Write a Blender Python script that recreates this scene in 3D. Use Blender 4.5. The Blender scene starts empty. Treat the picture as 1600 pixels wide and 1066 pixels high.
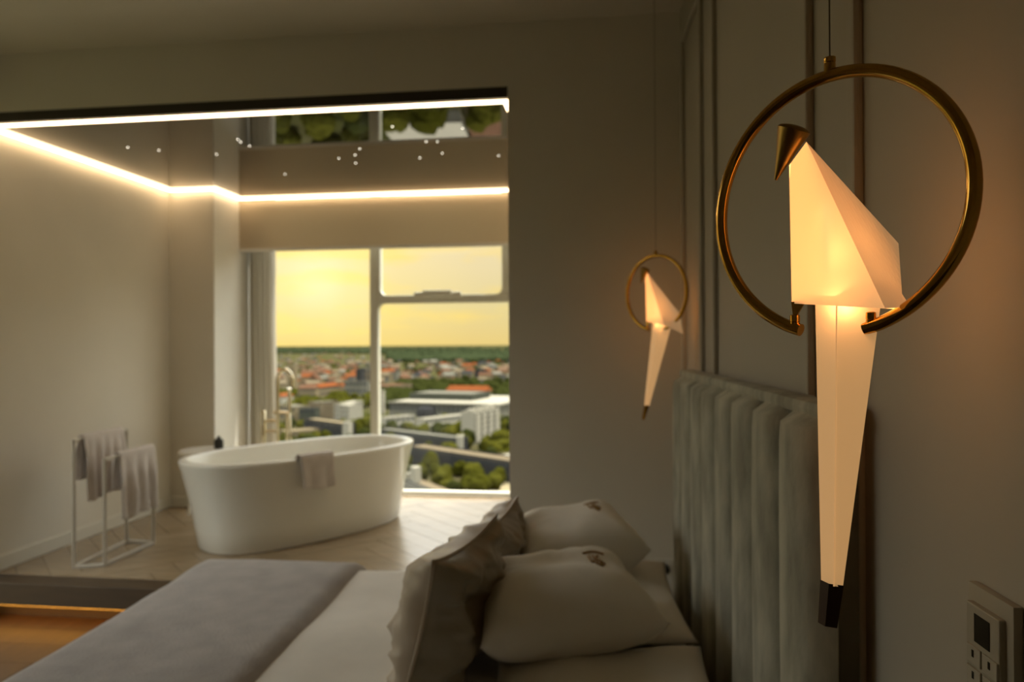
import bpy, bmesh, math, random
from mathutils import Vector, Matrix, noise

random.seed(7)
S = bpy.context.scene
COL = S.collection
R = math.radians
PI = math.pi

# ------------------------------------------------------------------ camera
F_PX, CX, CY = 1150.0, 800.0, 533.0
CAM_Z = 1.40
YAW = math.atan(150.0 / F_PX)
PITCH = math.atan(3.8 / F_PX)
ROLL = 0.0055
fw = Vector((-math.sin(YAW), math.cos(YAW), 0))
rt = Vector((math.cos(YAW), math.sin(YAW), 0))
up = Vector((0, 0, 1))
fw2 = fw * math.cos(PITCH) + up * math.sin(PITCH)
up2 = up * math.cos(PITCH) - fw * math.sin(PITCH)
r2 = rt * math.cos(ROLL) - up2 * math.sin(ROLL)
u2 = up2 * math.cos(ROLL) + rt * math.sin(ROLL)
cd = bpy.data.cameras.new('camera')
cam = bpy.data.objects.new('camera', cd)
COL.objects.link(cam)
m = Matrix((r2, u2, -fw2)).transposed().to_4x4()
m.translation = Vector((0, 0, CAM_Z))
cam.matrix_world = m
cd.sensor_width = 36.0
cd.lens = F_PX / 1600 * 36
cd.clip_start = 0.02
cd.clip_end = 60000
cd.dof.use_dof = True
cd.dof.focus_distance = 0.79
cd.dof.aperture_fstop = 5.0
cd.dof.aperture_blades = 0
S.camera = cam

# ------------------------------------------------------------------ view
S.view_settings.view_transform = 'Standard'
S.view_settings.look = 'None'
S.view_settings.gamma = 1.0
S.view_settings.use_curve_mapping = False
S.view_settings.exposure = 0.18

# ------------------------------------------------------------------ sky
W = bpy.data.worlds.new('sky')
S.world = W
W.use_nodes = True
nt = W.node_tree
nt.nodes.clear()
def wn(t, **k):
    n = nt.nodes.new(t)
    for a, b in k.items(): setattr(n, a, b)
    return n
def wl(a, b): nt.links.new(a, b)
tc = wn('ShaderNodeTexCoord')
sep = wn('ShaderNodeSeparateXYZ'); wl(tc.outputs['Generated'], sep.inputs[0])
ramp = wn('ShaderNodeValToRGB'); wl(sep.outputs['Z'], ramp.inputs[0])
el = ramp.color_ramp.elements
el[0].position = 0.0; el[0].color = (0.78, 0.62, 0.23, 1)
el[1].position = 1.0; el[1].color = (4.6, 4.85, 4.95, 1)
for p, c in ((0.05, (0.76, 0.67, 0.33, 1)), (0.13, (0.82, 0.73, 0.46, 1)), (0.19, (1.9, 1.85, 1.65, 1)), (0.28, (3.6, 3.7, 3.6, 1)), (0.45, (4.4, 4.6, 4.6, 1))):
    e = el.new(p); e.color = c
# low sun behind haze, left of the window's mullion
gd = (fw * 1150 + rt * (492 - 800) + up * (536 - 440)).normalized()
dot = wn('ShaderNodeVectorMath', operation='DOT_PRODUCT'); wl(tc.outputs['Generated'], dot.inputs[0]); dot.inputs[1].default_value = gd
acs = wn('ShaderNodeMath', operation='ARCCOSINE'); wl(dot.outputs['Value'], acs.inputs[0])
gr = wn('ShaderNodeValToRGB'); wl(acs.outputs[0], gr.inputs[0])
ge = gr.color_ramp.elements
ge[0].position = 0.0; ge[0].color = (0.46, 0.34, 0.20, 1)
ge[1].position = 0.45; ge[1].color = (0, 0, 0, 1)
for p, c in ((0.045, (0.34, 0.22, 0.05, 1)), (0.11, (0.22, 0.12, 0.0, 1)), (0.22, (0.10, 0.03, 0.0, 1))):
    e = ge.new(p); e.color = c
# clouds
mp = wn('ShaderNodeMapping'); wl(tc.outputs['Generated'], mp.inputs[0]); mp.inputs['Scale'].default_value = (3.0, 3.0, 13.0); mp.inputs['Location'].default_value = (0.6, 0.2, 1.5)
nz = wn('ShaderNodeTexNoise'); wl(mp.outputs[0], nz.inputs['Vector']); nz.inputs['Scale'].default_value = 2.4; nz.inputs['Detail'].default_value = 6
cr = wn('ShaderNodeValToRGB'); wl(nz.outputs[0], cr.inputs[0])
cr.color_ramp.elements[0].position = 0.46; cr.color_ramp.elements[1].position = 0.62
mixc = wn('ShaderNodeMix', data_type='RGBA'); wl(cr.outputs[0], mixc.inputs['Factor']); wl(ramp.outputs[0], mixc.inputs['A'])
mixc.inputs['B'].default_value = (0.96, 0.74, 0.20, 1)
fa = wn('ShaderNodeMath', operation='MULTIPLY'); wl(cr.outputs[0], fa.inputs[0]); fa.inputs[1].default_value = 0.65
wl(fa.outputs[0], mixc.inputs['Factor'])
add = wn('ShaderNodeMix', data_type='RGBA', blend_type='ADD'); add.inputs['Factor'].default_value = 1.0
wl(mixc.outputs['Result'], add.inputs['A']); wl(gr.outputs[0], add.inputs['B'])
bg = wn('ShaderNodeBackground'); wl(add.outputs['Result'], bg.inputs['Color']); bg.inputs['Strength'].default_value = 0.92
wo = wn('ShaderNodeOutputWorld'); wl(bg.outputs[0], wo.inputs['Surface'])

# ------------------------------------------------------------------ sun (high daylight falling just inside the window)
sl = bpy.data.lights.new('sun', 'SUN'); sl.energy = 8.0; sl.angle = R(1.0); sl.color = (1.0, 0.93, 0.80)
so = bpy.data.objects.new('sun', sl); COL.objects.link(so)
so.rotation_euler = Vector((0.30, 0.17, 1.0)).to_track_quat('Z', 'Y').to_euler()

# ------------------------------------------------------------------ helpers
def tag(o, label=None, cat=None, group=None, kind=None):
    if label: o['label'] = label
    if cat: o['category'] = cat
    if group: o['group'] = group
    if kind: o['kind'] = kind
    return o
def empty(name, loc=(0, 0, 0), rz=0.0):
    o = bpy.data.objects.new(name, None); COL.objects.link(o)
    o.location = loc; o.rotation_euler = (0, 0, rz); o.empty_display_size = 0.1
    return o
def thing(name, label, cat, loc=(0, 0, 0), rz=0.0, group=None):
    return tag(empty(name, loc, rz), label, cat, group)
def mesh_obj(name, me, parent=None):
    o = bpy.data.objects.new(name, me); COL.objects.link(o)
    if parent: o.parent = parent
    return o
def obj(name, bm, mat, parent=None, smooth=False, sharp=None):
    me = bpy.data.meshes.new(name)
    bm.normal_update()
    bm.to_mesh(me); bm.free()
    if smooth:
        for p in me.polygons: p.use_smooth = True
        if sharp is not None:
            me.set_sharp_from_angle(angle=R(sharp))
    mats = mat if isinstance(mat, (list, tuple)) else [mat]
    for mm in mats: me.materials.append(mm)
    return mesh_obj(name, me, parent)
def struct(name, bm, mat, parent=None, **k):
    o = obj(name, bm, mat, parent, **k)
    if parent is None: o['kind'] = 'structure'
    return o
def box(bm, x0, x1, y0, y1, z0, z1, bev=0.0, mi=0):
    b = bmesh.new() if bev else bm
    vs = [b.verts.new(v) for v in ((x0, y0, z0), (x1, y0, z0), (x1, y1, z0), (x0, y1, z0), (x0, y0, z1), (x1, y0, z1), (x1, y1, z1), (x0, y1, z1))]
    fs = []
    for q in ((0, 3, 2, 1), (4, 5, 6, 7), (0, 1, 5, 4), (1, 2, 6, 5), (2, 3, 7, 6), (3, 0, 4, 7)):
        f = b.faces.new([vs[i] for i in q]); f.material_index = mi; fs.append(f)
    if bev:
        bmesh.ops.bevel(b, geom=list(b.edges), offset=bev, segments=2, profile=0.6, affect='EDGES')
        merge(bm, b)
    return fs
def merge(bm, b):
    me = bpy.data.meshes.new('tmp'); b.to_mesh(me); b.free(); bm.from_mesh(me); bpy.data.meshes.remove(me)
def bx(*a, **k):
    bm = bmesh.new(); box(bm, *a, **k); return bm
def tube(bm, pts, rad, n=12, closed=False, caps=True):
    pts = [Vector(p) for p in pts]
    rads = rad if isinstance(rad, (list, tuple)) else [rad] * len(pts)
    N = len(pts); rings = []
    prev = None
    for i, p in enumerate(pts):
        if closed: t = (pts[(i + 1) % N] - pts[i - 1]).normalized()
        else: t = (pts[min(i + 1, N - 1)] - pts[max(i - 1, 0)]).normalized()
        if prev is None:
            a = Vector((0, 0, 1)) if abs(t.z) < 0.9 else Vector((1, 0, 0))
            nrm = t.cross(a).normalized()
        else:
            nrm = (prev - t * prev.dot(t)).normalized()
        prev = nrm
        bn = t.cross(nrm)
        rings.append([bm.verts.new(p + (nrm * math.cos(2 * PI * k / n) + bn * math.sin(2 * PI * k / n)) * rads[i]) for k in range(n)])
    for i in range(N if closed else N - 1):
        a, b = rings[i], rings[(i + 1) % N]
        for k in range(n):
            bm.faces.new((a[k], a[(k + 1) % n], b[(k + 1) % n], b[k]))
    if caps and not closed:
        bm.faces.new(rings[0][::-1]); bm.faces.new(rings[-1])
    return bm
def tb(pts, rad, **k):
    return tube(bmesh.new(), pts, rad, **k)
def lathe(prof, n=24, bm=None, off=(0, 0, 0)):
    bm = bm or bmesh.new()
    rings = []
    for (r, z) in prof:
        rings.append([bm.verts.new((off[0] + r * math.cos(2 * PI * k / n), off[1] + r * math.sin(2 * PI * k / n), off[2] + z)) for k in range(n)])
    for a, b in zip(rings, rings[1:]):
        for k in range(n):
            bm.faces.new((a[k], a[(k + 1) % n], b[(k + 1) % n], b[k]))
    bm.faces.new(rings[0][::-1]); bm.faces.new(rings[-1])
    return bm
def grid(nu, nv, fn, bm=None):
    bm = bm or bmesh.new()
    vs = [[bm.verts.new(fn(i / nu, j / nv)) for j in range(nv + 1)] for i in range(nu + 1)]
    for i in range(nu):
        for j in range(nv):
            bm.faces.new((vs[i][j], vs[i + 1][j], vs[i + 1][j + 1], vs[i][j + 1]))
    return bm
def N3(x, y, z=0.0): return noise.noise(Vector((x, y, z)))
def solid(o, t, off=0.0):
    md = o.modifiers.new('thickness', 'SOLIDIFY'); md.thickness = t; md.offset = off
    return o

# ------------------------------------------------------------------ materials
def mat(name, col, rough=0.6, metal=0.0, spec=0.5, var=0.0, scale=6.0, bump=0.0, bscale=40.0, sheen=0.0, stretch=None, ior=None, col2=None):
    mm = bpy.data.materials.new(name); mm.use_nodes = True
    n = mm.node_tree; b = n.nodes['Principled BSDF']
    b.inputs['Base Color'].default_value = (*col, 1)
    b.inputs['Roughness'].default_value = rough
    b.inputs['Metallic'].default_value = metal
    b.inputs['Specular IOR Level'].default_value = spec
    if ior: b.inputs['IOR'].default_value = ior
    if sheen:
        b.inputs['Sheen Weight'].default_value = sheen
        b.inputs['Sheen Roughness'].default_value = 0.4
    src = None
    if var or bump or col2:
        t = n.nodes.new('ShaderNodeTexCoord'); src = t.outputs['Object']
        if stretch:
            mp_ = n.nodes.new('ShaderNodeMapping'); mp_.inputs['Scale'].default_value = stretch
            n.links.new(src, mp_.inputs[0]); src = mp_.outputs[0]
    if var or col2:
        z = n.nodes.new('ShaderNodeTexNoise'); z.inputs['Scale'].default_value = scale; z.inputs['Detail'].default_value = 5
        n.links.new(src, z.inputs['Vector'])
        cr_ = n.nodes.new('ShaderNodeValToRGB')
        c2 = col2 or tuple(min(1, c * (1 + var)) for c in col)
        c1 = col if col2 else tuple(c * (1 - var) for c in col)
        cr_.color_ramp.elements[0].position = 0.33; cr_.color_ramp.elements[1].position = 0.67
        cr_.color_ramp.elements[0].color = (*c1, 1); cr_.color_ramp.elements[1].color = (*c2, 1)
        n.links.new(z.outputs[0], cr_.inputs[0]); n.links.new(cr_.outputs[0], b.inputs['Base Color'])
    if bump:
        z = n.nodes.new('ShaderNodeTexNoise'); z.inputs['Scale'].default_value = bscale; z.inputs['Detail'].default_value = 4
        n.links.new(src, z.inputs['Vector'])
        bp = n.nodes.new('ShaderNodeBump'); bp.inputs['Strength'].default_value = bump; bp.inputs['Distance'].default_value = 0.01
        n.links.new(z.outputs[0], bp.inputs['Height']); n.links.new(bp.outputs[0], b.inputs['Normal'])
    return mm
def emit(name, col, st):
    mm = bpy.data.materials.new(name); mm.use_nodes = True
    b = mm.node_tree.nodes['Principled BSDF']
    b.inputs['Base Color'].default_value = (*col, 1)
    b.inputs['Emission Color'].default_value = (*col, 1)
    b.inputs['Emission Strength'].default_value = st
    return mm
def paper(name, col, trans, tcol=None):
    mm = bpy.data.materials.new(name); mm.use_nodes = True
    n = mm.node_tree; n.nodes.clear()
    d = n.nodes.new('ShaderNodeBsdfDiffuse'); d.inputs[0].default_value = (*col, 1)
    t = n.nodes.new('ShaderNodeBsdfTranslucent'); t.inputs[0].default_value = (*(tcol or col), 1)
    mx = n.nodes.new('ShaderNodeMixShader'); mx.inputs[0].default_value = trans
    o = n.nodes.new('ShaderNodeOutputMaterial')
    n.links.new(d.outputs[0], mx.inputs[1]); n.links.new(t.outputs[0], mx.inputs[2]); n.links.new(mx.outputs[0], o.inputs[0])
    return mm
def glass_pane(name):
    mm = bpy.data.materials.new(name); mm.use_nodes = True
    n = mm.node_tree; n.nodes.clear()
    t = n.nodes.new('ShaderNodeBsdfTransparent'); t.inputs[0].default_value = (0.97, 0.98, 0.97, 1)
    g = n.nodes.new('ShaderNodeBsdfGlossy'); g.inputs['Roughness'].default_value = 0.0
    fr = n.nodes.new('ShaderNodeFresnel'); fr.inputs[0].default_value = 1.45
    mx = n.nodes.new('ShaderNodeMixShader')
    o = n.nodes.new('ShaderNodeOutputMaterial')
    n.links.new(fr.outputs[0], mx.inputs[0]); n.links.new(t.outputs[0], mx.inputs[1]); n.links.new(g.outputs[0], mx.inputs[2]); n.links.new(mx.outputs[0], o.inputs[0])
    return mm
M = {}
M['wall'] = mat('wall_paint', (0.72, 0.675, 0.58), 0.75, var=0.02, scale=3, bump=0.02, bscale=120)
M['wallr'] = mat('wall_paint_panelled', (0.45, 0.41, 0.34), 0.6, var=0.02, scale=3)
M['ceil'] = mat('ceiling_paint', (0.66, 0.61, 0.51), 0.8, var=0.02, scale=3)
M['white_trim'] = mat('white_trim_paint', (0.72, 0.69, 0.60), 0.45, var=0.02)
M['reveal'] = mat('white_reveal_paint', (0.74, 0.72, 0.66), 0.6, var=0.02)
M['gloss'] = mat('glossy_black_stretch_ceiling', (0.016, 0.013, 0.009), 0.015, ior=2.8, var=0.05)
M['soffit'] = mat('dark_soffit_paint', (0.03, 0.022, 0.015), 0.5, var=0.1)
M['oak'] = mat('pale_oak', (0.34, 0.255, 0.16), 0.27, ior=1.7, var=0.10, scale=5, stretch=(1, 8, 1), bump=0.04, bscale=30)
M['oak2'] = mat('mid_oak', (0.31, 0.23, 0.14), 0.27, ior=1.7, var=0.10, scale=5, stretch=(1, 8, 1), bump=0.04, bscale=30)
M['joint'] = mat('floor_joint', (0.10, 0.07, 0.04), 0.8, var=0.1)
M['fascia'] = mat('dark_oak_fascia', (0.06, 0.036, 0.016), 0.5, var=0.15, scale=4, stretch=(1, 6, 6))
M['floorwood'] = mat('bedroom_floor_oak', (0.105, 0.058, 0.024), 0.4, var=0.14, scale=4, stretch=(8, 1, 1), bump=0.03)
M['tub'] = mat('white_acrylic', (0.82, 0.80, 0.72), 0.18, var=0.01)
M['chrome'] = mat('warm_chrome', (0.80, 0.70, 0.50), 0.16, metal=1.0, var=0.02)
M['steel'] = mat('pale_powder_coated_steel', (0.62, 0.58, 0.50), 0.45, var=0.03)
M['black'] = mat('black_plastic', (0.015, 0.014, 0.012), 0.4, var=0.1)
M['towel'] = mat('white_terry', (0.68, 0.62, 0.58), 0.95, var=0.05, scale=14, bump=0.5, bscale=220, sheen=0.3)
M['frame'] = mat('window_frame_paint', (0.62, 0.60, 0.50), 0.4, var=0.02)
M['glass'] = glass_pane('window_glass')
M['curtain'] = paper('sheer_grey_curtain', (0.74, 0.71, 0.64), 0.55, (0.80, 0.76, 0.68))
M['blind'] = paper('roller_blind_fabric', (0.66, 0.58, 0.45), 0.38, (0.66, 0.56, 0.40))
M['velvet'] = mat('grey_green_velvet', (0.40, 0.385, 0.305), 0.75, var=0.28, scale=7, stretch=(3, 3, 1), bump=0.12, bscale=60, sheen=0.12, spec=0.25)
M['velvet_shaded'] = mat('velvet_side_shaded', (0.13, 0.12, 0.09), 0.8, var=0.2, scale=7, sheen=0.2, spec=0.2)  # darker copy of the velvet, shade of grooves and near end in its colour
M['sheet'] = mat('white_cotton', (0.78, 0.74, 0.67), 0.85, var=0.03, scale=9, bump=0.10, bscale=25, sheen=0.15)
M['pillow'] = mat('white_pillow_cotton', (0.80, 0.76, 0.68), 0.85, var=0.02, scale=9, bump=0.12, bscale=16, sheen=0.15)
M['throw'] = mat('grey_plush_throw', (0.36, 0.325, 0.30), 0.95, var=0.10, scale=12, bump=0.35, bscale=140, sheen=0.35)
M['satin'] = mat('taupe_satin', (0.30, 0.25, 0.18), 0.30, var=0.10, scale=5, bump=0.5, bscale=9, sheen=0.2)
M['satin_lit_piping'] = mat('lit_face_and_piping_satin', (0.52, 0.42, 0.31), 0.4, var=0.08, scale=5, bump=0.4, bscale=9, sheen=0.2)  # piping colour; also the front faces, with the window's light painted in
M['brass'] = mat('polished_brass', (0.56, 0.30, 0.055), 0.09, metal=1.0, var=0.02)
M['brass_satin'] = mat('satin_brass', (0.36, 0.225, 0.06), 0.34, metal=1.0, var=0.03)
M['brass_dark'] = mat('dark_bronze', (0.05, 0.02, 0.01), 0.45, metal=0.4, var=0.05)
def lit_paper(nm, e, ec=(1.0, 0.60, 0.25), tr=0.5):  # emission set per part, standing in for light and shade from the bulbs
    mm = paper(nm, (0.70, 0.66, 0.60), tr, (0.70, 0.52, 0.36)); n = mm.node_tree
    em = n.nodes.new('ShaderNodeEmission'); em.inputs[0].default_value = (*ec, 1); em.inputs[1].default_value = e
    ad = n.nodes.new('ShaderNodeAddShader'); o = [q for q in n.nodes if q.type == 'OUTPUT_MATERIAL'][0]
    mx = [q for q in n.nodes if q.type == 'MIX_SHADER'][0]
    n.links.new(mx.outputs[0], ad.inputs[0]); n.links.new(em.outputs[0], ad.inputs[1]); n.links.new(ad.outputs[0], o.inputs[0])
    return mm
M['paper'] = lit_paper('lamp_paper_body', 0.33)
M['paper_wall_glow'] = lit_paper('lamp_paper_wall_added_glow', 2.7, (1.0, 0.40, 0.11), 0.4)  # stronger glow added on this side to brighten the wall behind
M['paper_wing'] = lit_paper('lamp_paper_wing', 0.19, (1.0, 0.56, 0.24), 0.22)
M['paper_tail'] = lit_paper('lamp_paper_tail', 0.24)
M['wire'] = mat('lamp_wire', (0.12, 0.09, 0.05), 0.5, var=0.05)
M['gold_thread'] = mat('gold_thread', (0.30, 0.17, 0.05), 0.5, var=0.2, scale=200)
M['ctrl'] = mat('beige_controller_plastic', (0.40, 0.36, 0.28), 0.4, var=0.02)
M['ctrl_btn'] = mat('controller_button', (0.46, 0.42, 0.34), 0.3, var=0.02)
M['screen'] = mat('dark_display', (0.01, 0.01, 0.008), 0.15, var=0.05)
M['led'] = emit('led_strip_warm', (1.0, 0.72, 0.42), 9.0)
M['led_amber'] = emit('led_strip_amber', (1.0, 0.42, 0.05), 5.0)
M['star'] = emit('star_point', (1.0, 0.92, 0.75), 5.0)
M['bulb'] = emit('lamp_led_stick', (1.0, 0.62, 0.27), 2.0)

# ------------------------------------------------------------------ setting
ZF, ZP, ZC, ZN = 0.07, 0.27, 2.81, 2.485        # bedroom floor, platform, ceiling, alcove ceiling
XL, Y0, Y0B = -3.05, 3.20, 3.37                 # left wall, bedroom partition front and back
XO = -0.431                                     # right edge of the opening
XCOL, YCOL = -2.72, 4.81                        # column: right face, front face
YB, YW = 5.17, 5.38                             # blind, window
XR = -0.430                                      # alcove right wall
WP = Vector((0.311, Y0, 0)); WA = R(2.71)       # right wall: foot at the corner, its angle
wd = Vector((-math.sin(WA), math.cos(WA), 0)); wnv = Vector((math.cos(WA), math.sin(WA), 0))
def WL(t, s, z=0.0): return WP + wnv * t + wd * s + Vector((0, 0, z))   # wall frame -> world
YR = -2.6                                       # wall behind the camera

# second window, added out of view in the bedroom's left wall for more daylight
W2A, W2B, W2Z0, W2Z1 = 1.35, 3.12, 0.10, 2.60
bm = bmesh.new()
box(bm, XL - 0.2, XL, YR, W2A, 0, ZC)
box(bm, XL - 0.2, XL, W2B, YW + 0.1, 0, ZC)
box(bm, XL - 0.2, XL, W2A, W2B, 0, W2Z0); box(bm, XL - 0.2, XL, W2A, W2B, W2Z1, ZC)
struct('wall_left', bm, M['wall'])
bm = bmesh.new()
box(bm, XL, XO, Y0, Y0B, 2.53, ZC + 0.05)
box(bm, XO, 0.75, Y0, Y0B, 0, ZC + 0.05)
wb = struct('wall_back', bm, M['wall'])
struct('trim_1', bx(XL, XO, Y0 + 0.001, Y0 + 0.03, ZN - 0.004, 2.53), M['soffit'])
bm = bmesh.new()
c = [WL(0, 0.05), WL(0, -6.2), WL(0.2, -6.2), WL(0.2, 0.05)]
vs0 = [bm.verts.new((p.x, p.y, 0)) for p in c]; vs1 = [bm.verts.new((p.x, p.y, ZC + 0.05)) for p in c]
bm.faces.new(vs0); bm.faces.new(vs1[::-1])
for i in range(4): bm.faces.new((vs0[i], vs1[i], vs1[(i + 1) % 4], vs0[(i + 1) % 4]))
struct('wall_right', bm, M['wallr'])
struct('wall_rear', bx(XL - 0.2, 0.9, YR - 0.15, YR, 0, ZC + 0.05), M['wall'])
struct('ceiling', bx(XL - 0.2, 0.9, YR - 0.15, Y0, ZC, ZC + 0.15), M['ceil'])
# bedroom floor with boards
fl = struct('floor', bx(XL - 0.2, 0.9, YR - 0.15, Y0 + 0.35, ZF - 0.15, ZF - 0.012), M['joint'])
k = 0
y = YR
row = 0
while y < Y0 + 0.3:
    x = XL + 0.004 - (row % 3) * 0.55
    while x < 0.55:
        xa, xb = max(x, XL + 0.004), min(x + 1.75, 0.55)
        if xb - xa > 0.1 and y > 0.6:
            obj('floor_board', bx(xa + 0.0015, xb - 0.0015, y + 0.0015, y + 0.1785, ZF - 0.012, ZF + random.uniform(-0.0006, 0), bev=0.0), M['floorwood'], fl)
        x += 1.75
    y += 0.18; row += 1
# platform
pf = struct('platform', bx(XL, XR, Y0 + 0.10, YW + 0.02, ZF, ZP - 0.012), M['joint'])
obj('fascia', bx(XL + 0.01, 0.0, Y0 - 0.03, Y0 + 0.10, ZP - 0.105, ZP - 0.0005, bev=0.003), M['fascia'], pf)
obj('plinth', bx(XL, XR, Y0 + 0.19, Y0 + 0.22, ZF, ZP - 0.105), M['fascia'], pf)
# herringbone planks clipped to the platform
def clip(poly, x0, x1, y0, y1):
    def cut(P, ins, inter):
        out = []
        for i in range(len(P)):
            a, b = P[i - 1], P[i]
            if ins(b):
                if not ins(a): out.append(inter(a, b))
                out.append(b)
            elif ins(a): out.append(inter(a, b))
        return out
    for ax, v, sg in ((0, x0, 1), (0, x1, -1), (1, y0, 1), (1, y1, -1)):
        if not poly: return []
        ins = lambda p: (p[ax] - v) * sg >= 0
        def inter(a, b):
            t = (v - a[ax]) / (b[ax] - a[ax]); return (a[0] + (b[0] - a[0]) * t, a[1] + (b[1] - a[1]) * t)
        poly = cut(poly, ins, inter)
    return poly
PLW, PLL = 0.13, 0.65
def plank(cx, cy, ang):
    ca, sa = math.cos(ang), math.sin(ang)
    g = 0.0012
    P = [(cx + ca * a - sa * b, cy + sa * a + ca * b) for a, b in ((g, g), (PLL - g, g), (PLL - g, PLW - g), (g, PLW - g))]
    P = clip(P, XL + 0.003, XR - 0.003, Y0 + 0.102, YW - 0.03)
    if len(P) < 3: return
    ar = abs(sum(P[i - 1][0] * P[i][1] - P[i][0] * P[i - 1][1] for i in range(len(P)))) / 2
    if ar < 0.002: return
    bm = bmesh.new()
    zt = ZP + random.uniform(-0.0006, 0)
    a = [bm.verts.new((p[0], p[1], ZP - 0.012)) for p in P]; b = [bm.verts.new((p[0], p[1], zt)) for p in P]
    bm.faces.new(a[::-1]); bm.faces.new(b)
    for i in range(len(P)): bm.faces.new((a[i - 1], a[i], b[i], b[i - 1]))
    bmesh.ops.recalc_face_normals(bm, faces=bm.faces)
    obj('plank', bm, random.choice((M['oak'], M['oak2'])), pf)
def herring():
    # herringbone in a frame turned 45 degrees
    c45 = math.cos(PI / 4)
    def rot(a, b): return (-1.7 + c45 * a - c45 * b, 4.3 + c45 * a + c45 * b)
    n = int(PLL / PLW)
    for i in range(-30, 31):
        for j in range(-8, 9):
            a = i * PLW + j * PLL; b = i * PLW - j * PLL
            p = rot(a, b)
            if abs(p[0] + 1.7) < 2.2 and abs(p[1] - 4.3) < 1.9:
                plank(p[0], p[1], PI / 4)
                q = rot(a, b + PLW)
                # the crossing plank, standing on the first one's start
                q = rot(a + PLW, b + PLW)
                plank(q[0], q[1], PI / 4 + PI / 2)
herring()
# alcove shell
struct('wall_right_alcove', bx(XR, XR + 0.1, Y0B, YW + 0.03, 0, 2.95), M['wall'])
struct('trim_2', bx(XL, XCOL, YCOL, YW + 0.1, 0, 2.95), [M['wall']])      # column in the far left corner
struct('trim_3', bx(XCOL, XCOL + 0.004, YCOL + 0.001, YW + 0.05, ZP, 2.95), M['reveal'])
bm = bmesh.new()
box(bm, XL - 0.2, XR + 0.1, YW + 0.06, YW + 0.25, -0.3, ZP - 0.02); box(bm, XL - 0.2, XR + 0.1, YW + 0.03, YW + 0.09, 2.93, 3.1); box(bm, XL - 0.2, XR + 0.1, YB + 0.03, YW + 0.03, 2.95, 3.1)
struct('wall_far', bm, M['wall'])
ac = struct('ceiling_alcove', bx(XL, XR, Y0 + 0.03, YB + 0.02, ZN, ZN + 0.04), M['gloss'])
struct('trim_8', bx(XL, XR, YB + 0.012, YB + 0.03, ZN + 0.042, 2.95), M['ceil'])      # side of the blind pocket
# baseboards
for nm, p in (('baseboard_left', (XL, XL + 0.014, Y0 + 0.102, YCOL)), ('baseboard_column', (XL + 0.014, XCOL, YCOL - 0.014, YCOL))):
    bm = bmesh.new(); box(bm, *p, ZP, ZP + 0.075, bev=0.004)
    struct(nm, bm, M['white_trim'])
struct('trim_4', bx(XCOL + 0.004, XR, YW - 0.045, YW + 0.06, ZP - 0.03, ZP + 0.012, bev=0.004), M['reveal'])     # window threshold

# panel mouldings on the headboard wall
def frame_trim(nm, s0, s1, z0, z1, w=0.034, d=0.016):
    t = empty(nm, WP, WA); t['kind'] = 'structure'
    for (a, b, c_, d_) in ((s0, s0 + w, z0, z1), (s1 - w, s1, z0, z1), (s0 + w, s1 - w, z0, z0 + w), (s0 + w, s1 - w, z1 - w, z1)):
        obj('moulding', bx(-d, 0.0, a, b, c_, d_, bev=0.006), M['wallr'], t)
frame_trim('trim_5', -0.555, -0.10, 0.25, 2.66)
frame_trim('trim_6', -1.735, -0.76, 0.25, 2.66)
frame_trim('trim_7', -3.0, -1.94, 0.25, 2.66)

# LED strips
def strip(nm, label, pts, w, h, mtl, cover=None):
    t = thing(nm, label, 'light strip', pts[0])
    o0 = Vector(pts[0])
    for a, b in zip(pts, pts[1:]):
        a, b = Vector(a) - o0, Vector(b) - o0
        dx = abs(a.x - b.x) > abs(a.y - b.y)
        x0, x1 = min(a.x, b.x), max(a.x, b.x); y0, y1 = min(a.y, b.y), max(a.y, b.y)
        if dx: bm = bx(x0 - w / 2, x1 + w / 2, a.y - w / 2, a.y + w / 2, a.z - h, a.z)
        else: bm = bx(a.x - w / 2, a.x + w / 2, y0 + w / 2, y1 - w / 2, a.z - h, a.z)
        obj('light_segment', bm, mtl, t)
    return t
io = 0.03
zl = ZN - 0.001
yf = Y0 + 0.045
strip('led_strip', 'glowing warm white light strip running round the edge of the glossy alcove ceiling',
      [(XR - 0.016, yf, zl), (XL + io, yf, zl), (XL + io, YCOL - io, zl), (XCOL + io, YCOL - io, zl), (XCOL + io, YB - io, zl), (XR - 0.016, YB - io, zl), (XR - 0.016, yf, zl)], 0.020, 0.010, M['led'])
strip('led_strip', 'amber light strip glowing in the recess under the step of the platform',
      [(XL + 0.10, Y0 + 0.03, ZP - 0.110), (-0.2, Y0 + 0.03, ZP - 0.110)], 0.022, 0.014, M['led_amber'])
# star points of the glossy ceiling
for (x, y_) in ((-2.47, 3.80), (-2.60, 3.72), (-2.20, 3.93), (-1.93, 3.66), (-1.93, 3.79), (-1.94, 3.71), (-1.55, 4.12), (-1.43, 4.06), (-1.49, 4.24), (-0.93, 4.10), 
                (-1.06, 3.56), (-0.96, 3.85), (-0.90, 3.86), (-0.72, 3.64), (-1.36, 3.94), (-0.62, 4.20), (-1.08, 4.18), (-2.03, 4.45)):
    obj('star_light', lathe([(0.002, -0.002), (0.0038, -0.001), (0.0038, 0.0)], n=8, off=(x, y_, ZN)), M['star'], ac)

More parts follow.
